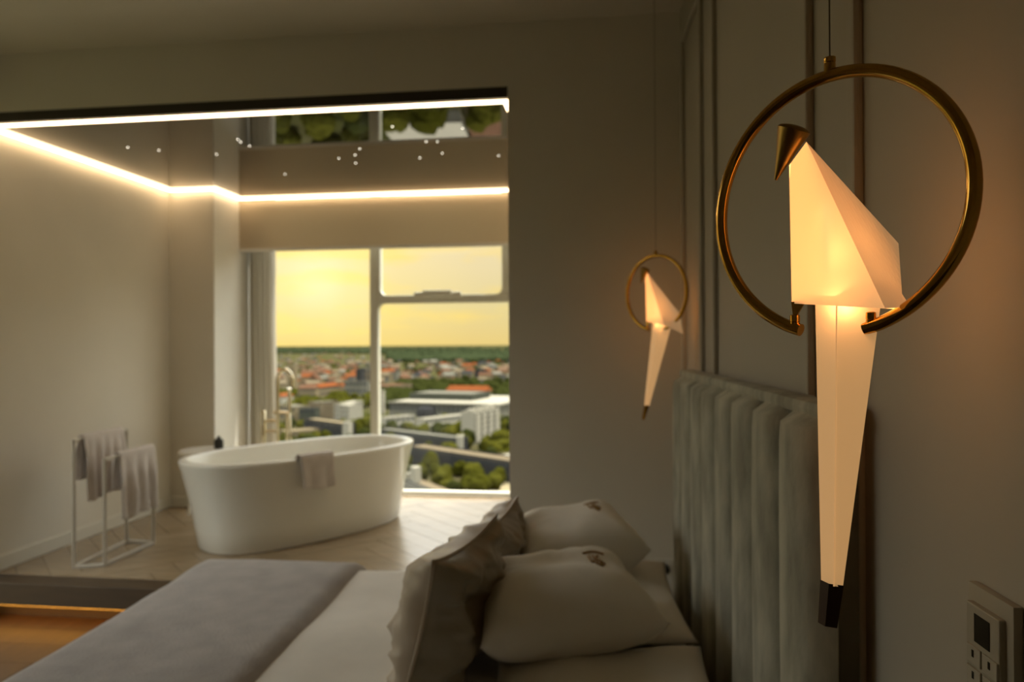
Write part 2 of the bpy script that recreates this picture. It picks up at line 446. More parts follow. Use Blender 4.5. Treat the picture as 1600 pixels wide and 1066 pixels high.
# ------------------------------------------------------------------ window_1
w1 = empty('window_1', (XCOL, YW, ZP)); w1['kind'] = 'structure'
WX1 = XR - XCOL; WH = 2.93 - ZP
mx = -1.775 - XCOL
def wbar(nm, a, b, c_, d_, y0=-0.035, y1=0.035, bev=0.008): return obj(nm, bx(a, b, y0, y1, c_, d_, bev=bev), M['frame'], w1)
wbar('frame_bar', 0, 0.05, 0.012, WH); wbar('frame_bar', WX1 - 0.05, WX1, 0.012, WH)
wbar('frame_bar', 0.05, WX1 - 0.05, WH - 0.06, WH); wbar('frame_bar', 0.05, WX1 - 0.05, 0.012, 0.032, bev=0.004)
wbar('mullion', mx, mx + 0.062, 0.032, WH - 0.06)
rz_ = 1.735 - ZP
wbar('rail', mx + 0.062, WX1 - 0.05, rz_ - 0.03, rz_ + 0.03)
# opening casement above the rail
cx0, cx1 = mx + 0.062, -0.70 - XCOL
wbar('casement_bar', cx0, cx0 + 0.02, rz_ + 0.03, WH - 0.06); wbar('casement_bar', cx1 - 0.07, cx1, rz_ + 0.03, WH - 0.06)
for (a, b, z_, sx, sz) in ((cx0 + 0.02, 0, rz_ + 0.03, 1, 1), (cx1 - 0.07, 0, rz_ + 0.03, -1, 1), (mx + 0.062, 0, rz_ - 0.03, 1, -1), ):
    bm = bmesh.new()          # rounded corner fillet
    P = [(0, 0)] + [(0.045 - 0.045 * math.cos(q), 0.045 - 0.045 * math.sin(q)) for q in [i * PI / 2 / 6 for i in range(7)]]
    f0 = [bm.verts.new((a + sx * p[0], -0.03, z_ + sz * p[1])) for p in P]; f1 = [bm.verts.new((a + sx * p[0], 0.03, z_ + sz * p[1])) for p in P]
    bm.faces.new(f0); bm.faces.new(f1[::-1])
    for i in range(len(P)): bm.faces.new((f0[i - 1], f0[i], f1[i], f1[i - 1]))
    bmesh.ops.recalc_face_normals(bm, faces=bm.faces)
    obj('corner_fillet', bm, M['frame'], w1)
bm = bmesh.new()
hx = -1.24 - XCOL
box(bm, hx - 0.19, hx + 0.17, -0.06, -0.034, rz_ + 0.005, rz_ + 0.05, bev=0.01); box(bm, hx - 0.12, hx + 0.10, -0.075, -0.055, rz_ + 0.02, rz_ + 0.062, bev=0.008)
obj('handle', bm, M['frame'], w1)
for (a, b, c_, d_) in ((0.05, mx, 0.032, WH - 0.06), (cx0 + 0.02, cx1 - 0.07, rz_ + 0.03, WH - 0.06), (cx1, WX1 - 0.05, rz_ + 0.03, WH - 0.06), (mx + 0.062, WX1 - 0.05, 0.032, rz_ - 0.03)):
    bm = bmesh.new(); vs = [bm.verts.new(p) for p in ((a, 0, c_), (b, 0, c_), (b, 0, d_), (a, 0, d_))]; bm.faces.new(vs)
    obj('pane', bm, M['glass'], w1)
# window_2_added (added in the left wall, out of view, to brighten the bedroom)
w2 = empty('window_2_added', (XL - 0.1, W2A, W2Z0)); w2['kind'] = 'structure'
LW, HW = W2B - W2A, W2Z1 - W2Z0
for (a, b, c_, d_) in ((0, 0.05, 0, HW), (LW - 0.05, LW, 0, HW), (0.05, LW - 0.05, 0, 0.05), (0.05, LW - 0.05, HW - 0.05, HW), (LW / 2 - 0.03, LW / 2 + 0.03, 0.05, HW - 0.05)):
    obj('frame_bar', bx(-0.03, 0.03, a, b, c_, d_, bev=0.005), M['frame'], w2)
for a, b in ((0.05, LW / 2 - 0.03), (LW / 2 + 0.03, LW - 0.05)):
    bm = bmesh.new(); vs = [bm.verts.new(p) for p in ((0, a, 0.05), (0, b, 0.05), (0, b, HW - 0.05), (0, a, HW - 0.05))]; bm.faces.new(vs)
    obj('pane', bm, M['glass'], w2)

# roller blind
rb = thing('roller_blind', 'half lowered beige roller blind with pale bottom bar above the city window', 'blind', (XCOL + 0.004, YB, ZN))
BW = XR - XCOL - 0.008
obj('fabric', bx(0, BW, -0.002, 0.002, 2.115 - ZN, -0.016), M['blind'], rb)
obj('bottom_bar', bx(0, BW, -0.010, 0.010, 2.092 - ZN, 2.118 - ZN, bev=0.004), M['reveal'], rb)
obj('roller_tube', tb([(0.02, 0.03, -0.05), (BW - 0.02, 0.03, -0.05)], 0.02), M['steel'], rb)

# curtain gathered at the left of the window
def curtain_fn(u, v):
    z = ZP + 0.02 + v * (2.90 - ZP)
    wv = 0.20 + 0.03 * (1 - v) + 0.01 * N3(v * 3, 1)
    x = XCOL + 0.015 + u * wv + 0.006 * N3(u * 5, v * 2, 3)
    y_ = YW - 0.10 + 0.035 * math.sin(u * 2 * PI * 5.0 + 0.6 * math.sin(v * 2)) + 0.008 * N3(u * 6, v * 4, 9)
    return (x - XCOL, y_ - YW, z - ZP)
o = tag(obj('curtain', grid(70, 24, curtain_fn), M['curtain'], None, smooth=True), 'grey sheer curtain gathered at the left side of the city window', 'curtain')
o.location = (XCOL, YW, ZP); solid(o, 0.002)

# ------------------------------------------------------------------ bathtub
TA = math.atan2(0.83, 0.555)
TUB = Vector((-1.83, 4.30, ZP))
tub = thing('bathtub', 'white freestanding oval bathtub standing on the wooden platform', 'bathtub', TUB, TA)
def plan(a, b, th, e=2.5):
    c_, s_ = math.cos(th), math.sin(th)
    r = (abs(c_ / a) ** e + abs(s_ / b) ** e) ** (-1 / e)
    return r * c_, r * s_
A0, B0, TH = 0.75, 0.385, 0.50
prof = [(-0.145, 0.0), (-0.14, 0.0)]
prof = [(A0 - 0.115, B0 - 0.085, 0.0), (A0 - 0.105, B0 - 0.075, 0.008), (A0 - 0.085, B0 - 0.062, 0.12), (A0 - 0.055, B0 - 0.04, 0.28), (A0 - 0.022, B0 - 0.016, 0.42), (A0 - 0.004, B0 - 0.003, 0.475),
        (A0, B0, 0.488), (A0 - 0.004, B0 - 0.004, 0.497), (A0 - 0.013, B0 - 0.013, 0.5), (A0 - 0.032, B0 - 0.032, 0.499), (A0 - 0.042, B0 - 0.042, 0.488), (A0 - 0.055, B0 - 0.052, 0.42), (A0 - 0.10, B0 - 0.075, 0.25), (A0 - 0.16, B0 - 0.11, 0.13), (A0 - 0.26, B0 - 0.18, 0.085), (0.1, 0.05, 0.075)]
bm = bmesh.new(); rings = []
NT = 72
for (a, b, z) in prof:
    rings.append([bm.verts.new((*plan(a, b, 2 * PI * k / NT), z)) for k in range(NT)])
for a, b in zip(rings, rings[1:]):
    for k in range(NT): bm.faces.new((a[k], a[(k + 1) % NT], b[(k + 1) % NT], b[k]))
bm.faces.new(rings[0][::-1]); bm.faces.new(rings[-1])
obj('shell', bm, M['tub'], tub, smooth=True, sharp=50)
obj('drain', lathe([(0.03, 0.075), (0.03, 0.078), (0.022, 0.08)], n=16), M['chrome'], tub, smooth=True, sharp=40)
ov = obj('overflow', lathe([(0.028, 0.0), (0.028, 0.005), (0.02, 0.007)], n=16), M['chrome'], tub, smooth=True, sharp=40)
ov.location = (-0.02, 0.315, 0.36); ov.rotation_euler = (R(75), 0, 0)

# draped towels
def towel(name, label, p0, p1, nrm, front, back, rad, seed, folds=2.0, amp=0.012, mtl='towel', group=None, flare=0.0):
    p0, p1, nrm = Vector(p0), Vector(p1), Vector(nrm).normalized()
    w = (p1 - p0); Lp = front + back + PI * rad
    def fn(u, v):
        d = v * Lp
        base = p0 + w * u
        hang = 0.0
        if d < front:
            q = nrm * rad + Vector((0, 0, -(front - d))); hang = (front - d)
            sgn = 1
        elif d < front + PI * rad:
            a = (d - front) / rad
            q = nrm * (rad * math.cos(a)) + Vector((0, 0, rad * math.sin(a))); sgn = 1
        else:
            hang = d - front - PI * rad
            q = -nrm * rad + Vector((0, 0, -hang)); sgn = -1
        k_ = min(1, hang / 0.12)
        fo = amp * k_ * (math.sin(u * 2 * PI * folds + seed) + 0.6 * N3(u * 3 + seed, hang * 6, seed))
        fo += flare * hang * (1 if sgn > 0 else 1)
        q = q + nrm * sgn * (abs(fo) if sgn > 0 else abs(fo))
        sh = w.normalized() * (0.02 * k_ * N3(hang * 4, seed, u))
        zz = Vector((0, 0, 0.015 * k_ * N3(u * 2.5, seed * 2, 1)))
        return base + q + sh + zz - p0
    o = obj(name, grid(26, 40, fn), M[mtl], None, smooth=True)
    o.location = p0; solid(o, 0.006)
    return tag(o, label, 'towel', group)
def tubw(a, b, z): 
    return TUB + Vector((math.cos(TA) * a - math.sin(TA) * b, math.sin(TA) * a + math.cos(TA) * b, z))
nn = Vector((math.sin(TA), -math.cos(TA), 0))
towel('hand_towel', 'small white hand towel hanging over the front rim of the bathtub', tubw(-0.30, -0.378, 0.499), tubw(-0.09, -0.378, 0.499), nn, 0.16, 0.10, 0.028, 1.3, folds=1.0, amp=0.010)

# floor standing tub filler
fc = thing('tub_faucet', 'tall gooseneck floor standing faucet with hand shower behind the bathtub', 'faucet', (-2.25, 4.85, ZP))
obj('base_plate', lathe([(0.07, 0), (0.07, 0.008), (0.062, 0.012)], n=24), M['chrome'], fc, smooth=True, sharp=40)
obj('riser', tb([(-0.025, 0, 0.01), (-0.025, 0, 0.80)], 0.013), M['chrome'], fc, smooth=True, sharp=40)
obj('riser', tb([(0.045, 0, 0.01), (0.045, 0, 0.66)], 0.010), M['chrome'], fc, smooth=True, sharp=40)
arch = [(-0.025, 0, 0.79)] + [(-0.025 + 0.065 * (1 - math.cos(a)), -0.05 * math.sin(a / 2) ** 2, 0.88 + 0.075 * math.sin(a)) for a in [i * PI / 14 for i in range(15)]] + [(0.105, -0.05, 0.84)]
obj('spout', tb(arch, 0.014), M['chrome'], fc, smooth=True, sharp=40)
bm = bmesh.new(); tube(bm, [(-0.05, 0, 0.66), (0.075, 0, 0.66)], 0.012); tube(bm, [(-0.13, 0, 0.60), (-0.02, 0, 0.60)], 0.012); tube(bm, [(-0.13, 0, 0.53), (-0.02, 0, 0.53)], 0.012)
obj('mixer_bar', bm, M['chrome'], fc, smooth=True, sharp=40)
obj('valve_handle', lathe([(0.018, 0.45), (0.018, 0.67), (0.014, 0.675)], n=14, off=(-0.13, 0, 0)), M['chrome'], fc, smooth=True, sharp=40)
obj('hand_shower', tb([(0.072, -0.02, 0.67), (0.072, -0.02, 0.80), (0.074, -0.025, 0.83)], [0.011, 0.013, 0.015]), M['chrome'], fc, smooth=True, sharp=40)
obj('hose', tb([(0.072, -0.02, 0.66), (0.085, -0.03, 0.5), (0.10, -0.03, 0.3), (0.07, -0.02, 0.12), (0.0, 0, 0.03)], 0.006, n=8), M['chrome'], fc, smooth=True)

# side table with bottle
st = thing('side_table', 'small white round side table with slender legs beside the column', 'table', (-2.63, 4.57, ZP))
obj('tabletop', lathe([(0.165, 0.40), (0.18, 0.41), (0.18, 0.432), (0.172, 0.44), (0.10, 0.441)], n=40), M['tub'], st, smooth=True, sharp=40)
for i in range(3):
    a = 2 * PI * i / 3 + 0.9
    obj('leg', tb([(0.10 * math.cos(a), 0.10 * math.sin(a), 0.405), (0.135 * math.cos(a), 0.135 * math.sin(a), 0.2), (0.155 * math.cos(a), 0.155 * math.sin(a), 0.0)], [0.014, 0.012, 0.010]), M['tub'], st, smooth=True, sharp=50)
bt = thing('soap_bottle', 'small black bottle standing on the white side table', 'bottle', (-2.58, 4.62, ZP + 0.4405))
obj('bottle_body', lathe([(0.026, 0), (0.03, 0.004), (0.03, 0.05), (0.024, 0.062), (0.012, 0.066)], n=20), M['black'], bt, smooth=True, sharp=40)
obj('cap', lathe([(0.011, 0.064), (0.011, 0.08), (0.009, 0.082)], n=14), M['black'], bt, smooth=True, sharp=40)

# towel rack
NLp, NRp, FRp, FLp = Vector((-2.697, 3.424, ZP)), Vector((-2.562, 3.472, ZP)), Vector((-2.572, 3.894, ZP)), Vector((-2.744, 3.902, ZP))
rk = thing('towel_rack', 'pale metal floor towel rack with two unequal rails beside the left wall', 'rack', NLp)
def rloc(p, z): return (p.x - NLp.x, p.y - NLp.y, z)
def bar(nm, a, b, hw=0.008):
    a, b = Vector(a), Vector(b); t = (b - a).normalized()
    bm = bmesh.new(); n_ = t.orthogonal().normalized()
    if abs(t.z) < 0.5: n_ = Vector((0, 0, 1))
    b_ = t.cross(n_)
    q = []
    for p in (a, b):
        q.append([bm.verts.new(p + n_ * sx * hw + b_ * sy * hw) for sx, sy in ((-1, -1), (1, -1), (1, 1), (-1, 1))])
    for i in range(4): bm.faces.new((q[0][i], q[0][(i + 1) % 4], q[1][(i + 1) % 4], q[1][i]))
    bm.faces.new(q[0][::-1]); bm.faces.new(q[1])
    bmesh.ops.recalc_face_normals(bm, faces=bm.faces)
    bmesh.ops.bevel(bm, geom=list(bm.edges), offset=0.002, segments=1, affect='EDGES')
    return obj(nm, bm, M['steel'], rk)
HT, HS = 0.655, 0.555
bar('post', rloc(NLp, 0.0), rloc(NLp, HT)); bar('post', rloc(FLp, 0), rloc(FLp, HT)); bar('post', rloc(NRp, 0), rloc(NRp, HS)); bar('post', rloc(FRp, 0), rloc(FRp, HS))
bar('rail', rloc(NLp, HT - 0.008), rloc(FLp, HT - 0.008)); bar('rail', rloc(NRp, HS - 0.008), rloc(FRp, HS - 0.008))
for a, b in ((NLp, NRp), (NRp, FRp), (FRp, FLp), (FLp, NLp)): bar('base_bar', rloc(a, 0.008), rloc(b, 0.008))
e1 = (FLp - NLp).normalized(); e2 = (FRp - NRp).normalized()
up_ = Vector((0, 0, 1))
towel('bath_towel', 'white bath towel bunched over the taller rail of the metal rack', NLp + e1 * 0.06 + up_ * HT, NLp + e1 * 0.43 + up_ * HT, (1, 0, 0), 0.33, 0.22, 0.014, 2.1, folds=2.4, amp=0.022)
towel('bath_towel', 'white bath towel hanging over the lower rail of the metal rack', NRp + e2 * 0.10 + up_ * HS, NRp + e2 * 0.41 + up_ * HS, (1, 0, 0), 0.34, 0.18, 0.014, 4.4, folds=1.6, amp=0.020)

# ------------------------------------------------------------------ bed (in the frame of the headboard wall)
SF, SN = -0.44, -2.0           # far and near end of the headboard
hb = thing('headboard', 'tall grey green velvet headboard with vertical channel tufting on the panelled wall', 'headboard', WL(0, 0, ZF), WA)
obj('back_board', bx(-0.052, -0.018, SN + 0.004, SF - 0.004, 0.0, 1.228, bev=0.008), M['velvet_shaded'], hb, smooth=True, sharp=40)
NC = 8; cw = (SF - SN) / NC
for i in range(NC):
    s0 = SN + i * cw
    def ch(u, v, s0=s0, i=i):
        z = v * 1.222
        top = 1 - max(0, (v - 0.965) / 0.035) ** 2
        a = (u - 0.5) * 2
        bul = 0.056 * (max(0.0, 1 - abs(a) ** 2.8)) ** 0.55 * max(0.0, top) ** 0.5
        bul += 0.004 * N3(u * 2 + i * 3.1, z * 5, 2.2) * (1 - abs(a))
        return (-0.052 - bul, s0 + 0.004 + u * (cw - 0.008), z - 0.012 * max(0, abs(a) - 0.7) * (1 if v > 0.96 else 0))
    obj('channel', grid(14, 40, ch), M['velvet'], hb, smooth=True)
obj('top_border', bx(-0.075, -0.016, SN + 0.002, SF - 0.002, 1.205, 1.232, bev=0.012), M['velvet'], hb, smooth=True, sharp=40)
bd = thing('bed_frame', 'upholstered bed base under the mattress, largely hidden by bedding', 'bed', WL(-0.10, -1.27, ZF), WA)
obj('base', bx(-1.72, -0.02, -0.76, 0.76, 0.06, 0.27, bev=0.02), M['velvet'], bd, smooth=True, sharp=40)
for sx in (-1.6, -0.2):
    for sy in (-0.68, 0.68): obj('leg', bx(sx - 0.03, sx + 0.03, sy - 0.03, sy + 0.03, 0, 0.06, bev=0.004), M['black'], bd)
mt = tag(obj('mattress', bx(-1.76, -0.03, -0.78, 0.78, 0.272, 0.455, bev=0.04), M['sheet'], None, smooth=True, sharp=40), 'thick white mattress on the bed base beneath the duvet', 'mattress')
mt.location = WL(-0.10, -1.27, ZF); mt.rotation_euler = (0, 0, WA)
BS0, BS1, BT0 = -2.08, -0.47, -1.87      # duvet near edge, far edge, foot
def drape(t0, t1, s0, s1, z0, dt0, dt1, ds, rad, wr, seed, nu=90, nv=90, off=0.0):
    # sheet over a box: t0 foot, t1 head; drops dt0 at foot, dt1 at head, ds at both sides
    Lt, Ls = t1 - t0, s1 - s0
    def prof(p, L, da, db):
        # p is arc position from -da..L+db ; returns (x, drop)
        def edge(q):
            if q < -rad * PI / 2 + rad: return (0.0, (-(q - rad) - rad * PI / 2) + rad) if True else None
            return None
        if p < rad:
            a = (rad - p) / rad
            if a < PI / 2: return rad - rad * math.sin(a), rad - rad * math.cos(a)
            return 0.0, rad + (a - PI / 2) * rad
        if p > L - rad:
            a = (p - L + rad) / rad
            if a < PI / 2: return L - rad + rad * math.sin(a), rad - rad * math.cos(a)
            return L, rad + (a - PI / 2) * rad
        return p, 0.0
    def fn(u, v):
        p = -dt0 + u * (Lt + dt0 + dt1); q = -ds + v * (Ls + 2 * ds)
        x, d1 = prof(p, Lt, dt0, dt1); y_, d2 = prof(q, Ls, ds, ds)
        d = max(d1, d2) if min(d1, d2) < rad else max(d1, d2)
        wx, wy = t0 + x, s0 + y_
        h = wr * (N3(wx * 2.2 + seed, wy * 2.6, seed) + 0.45 * N3(wx * 6 + seed, wy * 5, 3.3))
        outx = -1 if p < 0 else 0; 
        f = 0.0
        if d > rad: f = 0.02 * (0.5 + N3(wx * 5, wy * 5, seed + d * 2)) * min(1, (d - rad) * 4)
        ox = (-f if x < 1e-6 else (f if x > Lt - 1e-6 else 0)); oy = (-f if y_ < 1e-6 else (f if y_ > Ls - 1e-6 else 0))
        return (wx + ox, wy + oy, z0 - d + h + off)
    return grid(nu, nv, fn)
dv = tag(obj('duvet', drape(BT0, -0.14, BS0, BS1, 0.565, 0.26, 0.03, 0.27, 0.07, 0.012, 2.0), M['sheet'], None, smooth=True), 'white duvet spread smooth over the bed', 'duvet')
dv.location = WP; dv.rotation_euler = (0, 0, WA); solid(dv, 0.012, -1)
th_ = tag(obj('throw_blanket', drape(BT0 - 0.012, -1.235, BS0 - 0.012, BS1 + 0.012, 0.582, 0.27, 0.0, 0.28, 0.075, 0.012, 2.0, off=0.0), M['throw'], None, smooth=True), 'grey plush throw blanket laid across the foot of the bed', 'blanket')
th_.location = WP; th_.rotation_euler = (0, 0, WA); solid(th_, 0.010, 1)

# pillows and cushions
def pillow_pt(u, v, side, L, Wd, T, seed, edge=0.07, wr=0.010, fold=0.0):
    a, b = u * 2 - 1, v * 2 - 1
    x = L / 2 * a * (1 - edge * (1 - b * b) * a * a); y_ = Wd / 2 * b * (1 - edge * (1 - a * a) * b * b)
    pr = max(0.0, (1 - a ** 4) * (1 - b ** 4))
    r_ = math.hypot(a, b)
    ang = math.atan2(b, a)
    z = T / 2 * pr ** 0.55
    z += wr * pr ** 0.3 * (N3(a * 1.8 + seed, b * 1.8, seed * 1.7 + side) + 0.9 * abs(N3(ang * 2.2 + seed, r_ * 0.8, seed)) * r_)
    if fold:
        q = abs(N3(a * 2.6 + seed + 0.9 * b, b * 1.7 - seed, side * 2.0)) + 0.5 * abs(N3(a * 5.0 - b * 2 + seed, b * 4.0, side * 3.0 + seed))
        z += fold * pr ** 0.4 * (0.35 - q)
    return Vector((x, y_, z * side))
def pillow_bm(L, Wd, T, seed, edge=0.07, wr=0.010, n=44, mi2=0, fold=0.0):
    bm = bmesh.new()
    vt = [[bm.verts.new(pillow_pt(i / n, j / n, 1, L, Wd, T, seed, edge, wr, fold)) for j in range(n + 1)] for i in range(n + 1)]
    vb = [[vt[i][j] if i in (0, n) or j in (0, n) else bm.verts.new(pillow_pt(i / n, j / n, -1, L, Wd, T, seed, edge, wr, fold)) for j in range(n + 1)] for i in range(n + 1)]
    for i in range(n):
        for j in range(n):
            bm.faces.new((vt[i][j], vt[i + 1][j], vt[i + 1][j + 1], vt[i][j + 1]))
            f = bm.faces.new((vb[i][j + 1], vb[i + 1][j + 1], vb[i + 1][j], vb[i][j])); f.material_index = mi2
    return bm
def orient(o, loc, tilt=(0, 0, 0)):
    o.location = loc; o.rotation_euler = tilt
def logo_on(parent, L, Wd, T, seed, cu, cv, wu, wv):
    # embroidered crest: an arch over slanted letter-like strokes, sewn on the upper face
    strokes = [[(0.05, 0.95 - 0.25 * (i / 8 - 0.2) ** 2) if False else (0.0 + i / 8, 0.88 + 0.14 * math.sin(PI * (0.15 + 0.8 * i / 8))) for i in range(9)],
               [(0.16, 0.78), (0.13, 0.5), (0.17, 0.22), (0.28, 0.18)],
               [(0.40, 0.80), (0.36, 0.45), (0.40, 0.10)],
               [(0.62, 0.72), (0.44, 0.46), (0.66, 0.20)],
               [(0.30, 0.05), (0.5, 0.0), (0.72, 0.06)],
               [(0.38, -0.08), (0.5, -0.2), (0.6, -0.10)]]
    bm = bmesh.new()
    for st_ in strokes:
        pts = []
        for k_ in range(len(st_) - 1):
            for q in range(4):
                f = q / 4; pts.append((st_[k_][0] + (st_[k_ + 1][0] - st_[k_][0]) * f, st_[k_][1] + (st_[k_ + 1][1] - st_[k_][1]) * f))
        pts.append(st_[-1])
        P3 = [pillow_pt(cu + (p[0] - 0.5) * wu, cv + (p[1] - 0.4) * wv, 1, L, Wd, T, seed, 0.10, 0.014) + Vector((0, 0, 0.0012)) for p in pts]
        tube(bm, P3, 0.0035, n=6)
    return obj('embroidery', bm, M['gold_thread'], parent, smooth=True)
def pillow(name, label, L, Wd, T, seed, loc, rot, mats, group=None, edge=0.07, wr=0.010, logo=None, piping=None, cat='pillow', fold=0.0):
    o = obj(name, pillow_bm(L, Wd, T, seed, edge, wr, mi2=1 if len(mats) > 1 else 0, fold=fold), mats, None, smooth=True)
    tag(o, label, cat, group); o.location = loc; o.rotation_euler = rot
    if logo: logo_on(o, L, Wd, T, seed, *logo)
    if piping:
        n = 20; P = []
        for k_ in range(n): P.append(pillow_pt(k_ / n, 0, 1, L, Wd, T, seed, edge, wr))
        for k_ in range(n): P.append(pillow_pt(1, k_ / n, 1, L, Wd, T, seed, edge, wr))
        for k_ in range(n): P.append(pillow_pt(1 - k_ / n, 1, 1, L, Wd, T, seed, edge, wr))
        for k_ in range(n): P.append(pillow_pt(0, 1 - k_ / n, 1, L, Wd, T, seed, edge, wr))
        obj('piping', tube(bmesh.new(), P, 0.005, n=8, closed=True), piping, o, smooth=True)
    return o
PW = [M['pillow']]
pillow('flat_pillow', 'flat white bed pillow lying beneath the nearer white pillow', 0.52, 0.72, 0.08, 3.0, WL(-0.40, -1.62, 0.603), (0, R(-4), WA), PW, 'white pillows lying flat on the bed')
pillow('flat_pillow', 'flat white bed pillow lying beneath the farther white pillow', 0.52, 0.72, 0.08, 5.0, WL(-0.40, -0.88, 0.603), (0, R(-4), WA), PW, 'white pillows lying flat on the bed')
pillow('white_pillow', 'plump white pillow with gold embroidery, the nearer of the two embroidered ones', 0.46, 0.42, 0.20, 7.0, WL(-0.50, -1.24, 0.722), (R(3), R(-4), WA + R(12)), PW, 'embroidered white pillows', wr=0.014, edge=0.10, logo=(0.74, 0.50, 0.13, 0.20))
pillow('white_pillow', 'plump white pillow with gold embroidery, the farther of the two near the alcove', 0.42, 0.40, 0.20, 9.0, WL(-0.47, -0.68, 0.728), (R(5), R(-9), WA + R(14)), PW, 'embroidered white pillows', logo=(0.74, 0.52, 0.13, 0.20))
SA = [M['satin_lit_piping'], M['satin']]
pillow('satin_cushion', 'taupe satin cushion leaning on the nearer white pillow', 0.38, 0.46, 0.16, 11.0, WL(-0.77, -1.34, 0.735), (R(0), R(-76), WA + R(-12)), SA, 'satin cushions in front of the pillows', edge=0.14, wr=0.034, piping=M['satin_lit_piping'], cat='cushion', fold=0.055)
pillow('satin_cushion', 'taupe satin cushion leaning on the farther white pillow', 0.33, 0.42, 0.15, 14.0, WL(-0.72, -0.84, 0.705), (R(0), R(-78), WA + R(-8)), SA, 'satin cushions in front of the pillows', edge=0.14, wr=0.034, piping=M['satin_lit_piping'], cat='cushion', fold=0.055)

# socket with a black plug on the back wall
sk = thing('wall_socket', 'white wall socket with a black plug low on the wall beyond the bed', 'socket', (0.235, Y0, 0.46))
obj('cover_plate', bx(-0.035, 0.035, -0.012, 0.0, -0.12, 0.02, bev=0.003), M['white_trim'], sk)
pl_ = obj('plug', lathe([(0.018, 0.0), (0.018, 0.03), (0.012, 0.036)], n=16), M['black'], sk, smooth=True, sharp=40)
pl_.rotation_euler = (R(90), 0, 0); pl_.location = (0.0, -0.012, -0.02)

# ------------------------------------------------------------------ bird lamps
def bird_lamp(label, O, ang, body, tail, tip, seed):
    t = thing('bird_pendant_lamp', label, 'lamp', (O[0], O[1], O[2]), ang, 'bird pendant lamps beside the headboard')
    Rc, rt_ = 0.1405, 0.0070
    a0 = math.asin(0.036 / Rc)
    pts = []
    n = 96
    for i in range(n + 1):
        a = -PI / 2 + a0 + (2 * PI - 2 * a0) * i / n
        pts.append((Rc * math.cos(a), 0, Rc * math.sin(a)))
    obj('ring', tb(pts, rt_, n=20), M['brass'], t, smooth=True, sharp=50)
    obj('ring_mount', lathe([(0.0062, 0.142), (0.0062, 0.153), (0.0055, 0.154), (0.0062, 0.155), (0.0062, 0.160), (0.003, 0.161)], n=20), M['brass'], t, smooth=True, sharp=40)
    obj('wire', tb([(0, 0, 0.158), (0, 0, ZC - O[2] - 0.01)], 0.0009, n=8), M['wire'], t)
    obj('ceiling_rose', lathe([(0.045, ZC - O[2] - 0.025), (0.05, ZC - O[2] - 0.02), (0.05, ZC - O[2])], n=24), M['brass'], t, smooth=True, sharp=40)
    A, F1, F, W1, W2, R1 = [Vector((p[0], p[1], p[2])) for p in body]
    mir = lambda p: Vector((p.x, -p.y, p.z))
    # ---- folded paper body; local y < 0 is the side turned to the bed's near corner
    bm = bmesh.new()
    def sheet(P, nseg=10):
        # bilinear patch with slight outward puff
        p00, p10, p11, p01 = P
        grid(nseg, nseg, lambda u, v: (p00 * (1 - u) + p10 * u) * (1 - v) + (p01 * (1 - u) + p11 * u) * v, bm)
    sheet((A, F1, F, R1)); obj('paper_body', bm, M['paper'], t)
    bm = bmesh.new(); sheet([mir(p) for p in (A, F1, F, R1)]); obj('paper_body', bm, M['paper_wall_glow'], t)     # side turned to the wall, given extra glow to light it
    bm = bmesh.new()
    for m_ in (lambda p: p, mir):
        a, f1, f, w1, w2, r1 = map(m_, (A, F1, F, W1, W2, R1)); sheet((a, r1, w2, w1))
    bmesh.ops.remove_doubles(bm, verts=bm.verts, dist=0.0003)
    obj('paper_wing', bm, M['paper_wing'], t)
    # ---- head cone
    tipp, bc, br = Vector((-0.066, 0, 0.0385)), Vector((-0.043, 0, 0.0914)), 0.0185
    if body[0][2] > 0.075: tipp, bc = tipp + Vector((-0.006, 0, 0.005)), bc + Vector((-0.008, 0, 0.004))
    bm = bmesh.new()
    tube(bm, [bc + (bc - tipp).normalized() * 0.0055, bc + (bc - tipp).normalized() * 0.0045, bc + (bc - tipp).normalized() * 0.0028, bc, bc * 0.5 + tipp * 0.5, tipp], [br * 0.3, br * 0.6, br * 0.88, br, br * 0.53, 0.0018], n=32)
    obj('head', bm, M['brass_satin'], t, smooth=True, sharp=50)
    # ---- tail: long folded paper tube, open at the top
    z0, uL0, uC0, uR0, z1, uL1, uC1, uR1 = tail
    def tail_pt(u, v):
        zz = z0 + (z1 - z0) * v
        l, c_, r_ = uL0 + (uL1 - uL0) * v, uC0 + (uC1 - uC0) * v, uR0 + (uR1 - uR0) * v
        d = 0.009 * (1 - v) + 0.004
        loop = [(l, 0), (c_, -d), (r_, 0), (c_ , d)]
        k_ = int(u * 4 + 1e-6) % 4; f = u * 4 - int(u * 4 + 1e-6)
        p, q = loop[k_], loop[(k_ + 1) % 4]
        return (p[0] + (q[0] - p[0]) * f, p[1] + (q[1] - p[1]) * f, zz)
    bm = grid(16, 20, tail_pt)
    bmesh.ops.remove_doubles(bm, verts=bm.verts, dist=0.0002)
    obj('paper_tail', bm, M['paper_tail'], t)
    obj('tail_rib', tb([(uC0, -0.0133, z0 - 0.002), (uC1, -0.0045, z1)], 0.0008, n=6), M['paper_tail'], t)
    z2, l2, r3 = tip
    bm = bmesh.new()
    q = [[bm.verts.new(p) for p in ((uL1 - 0.001, 0, z1 + 0.002), ((uL1 + uR1) / 2, -0.006, z1 + 0.002), (uR1 + 0.001, 0, z1 + 0.002), ((uL1 + uR1) / 2, 0.006, z1 + 0.002))],
         [bm.verts.new(p) for p in ((l2, 0, z2), ((l2 + r3) / 2, -0.005, z2), (r3, 0, z2), ((l2 + r3) / 2, 0.005, z2))]]
    for i in range(4): bm.faces.new((q[0][i], q[1][i], q[1][(i + 1) % 4], q[0][(i + 1) % 4]))
    bm.faces.new(q[1]); bmesh.ops.recalc_face_normals(bm, faces=bm.faces)
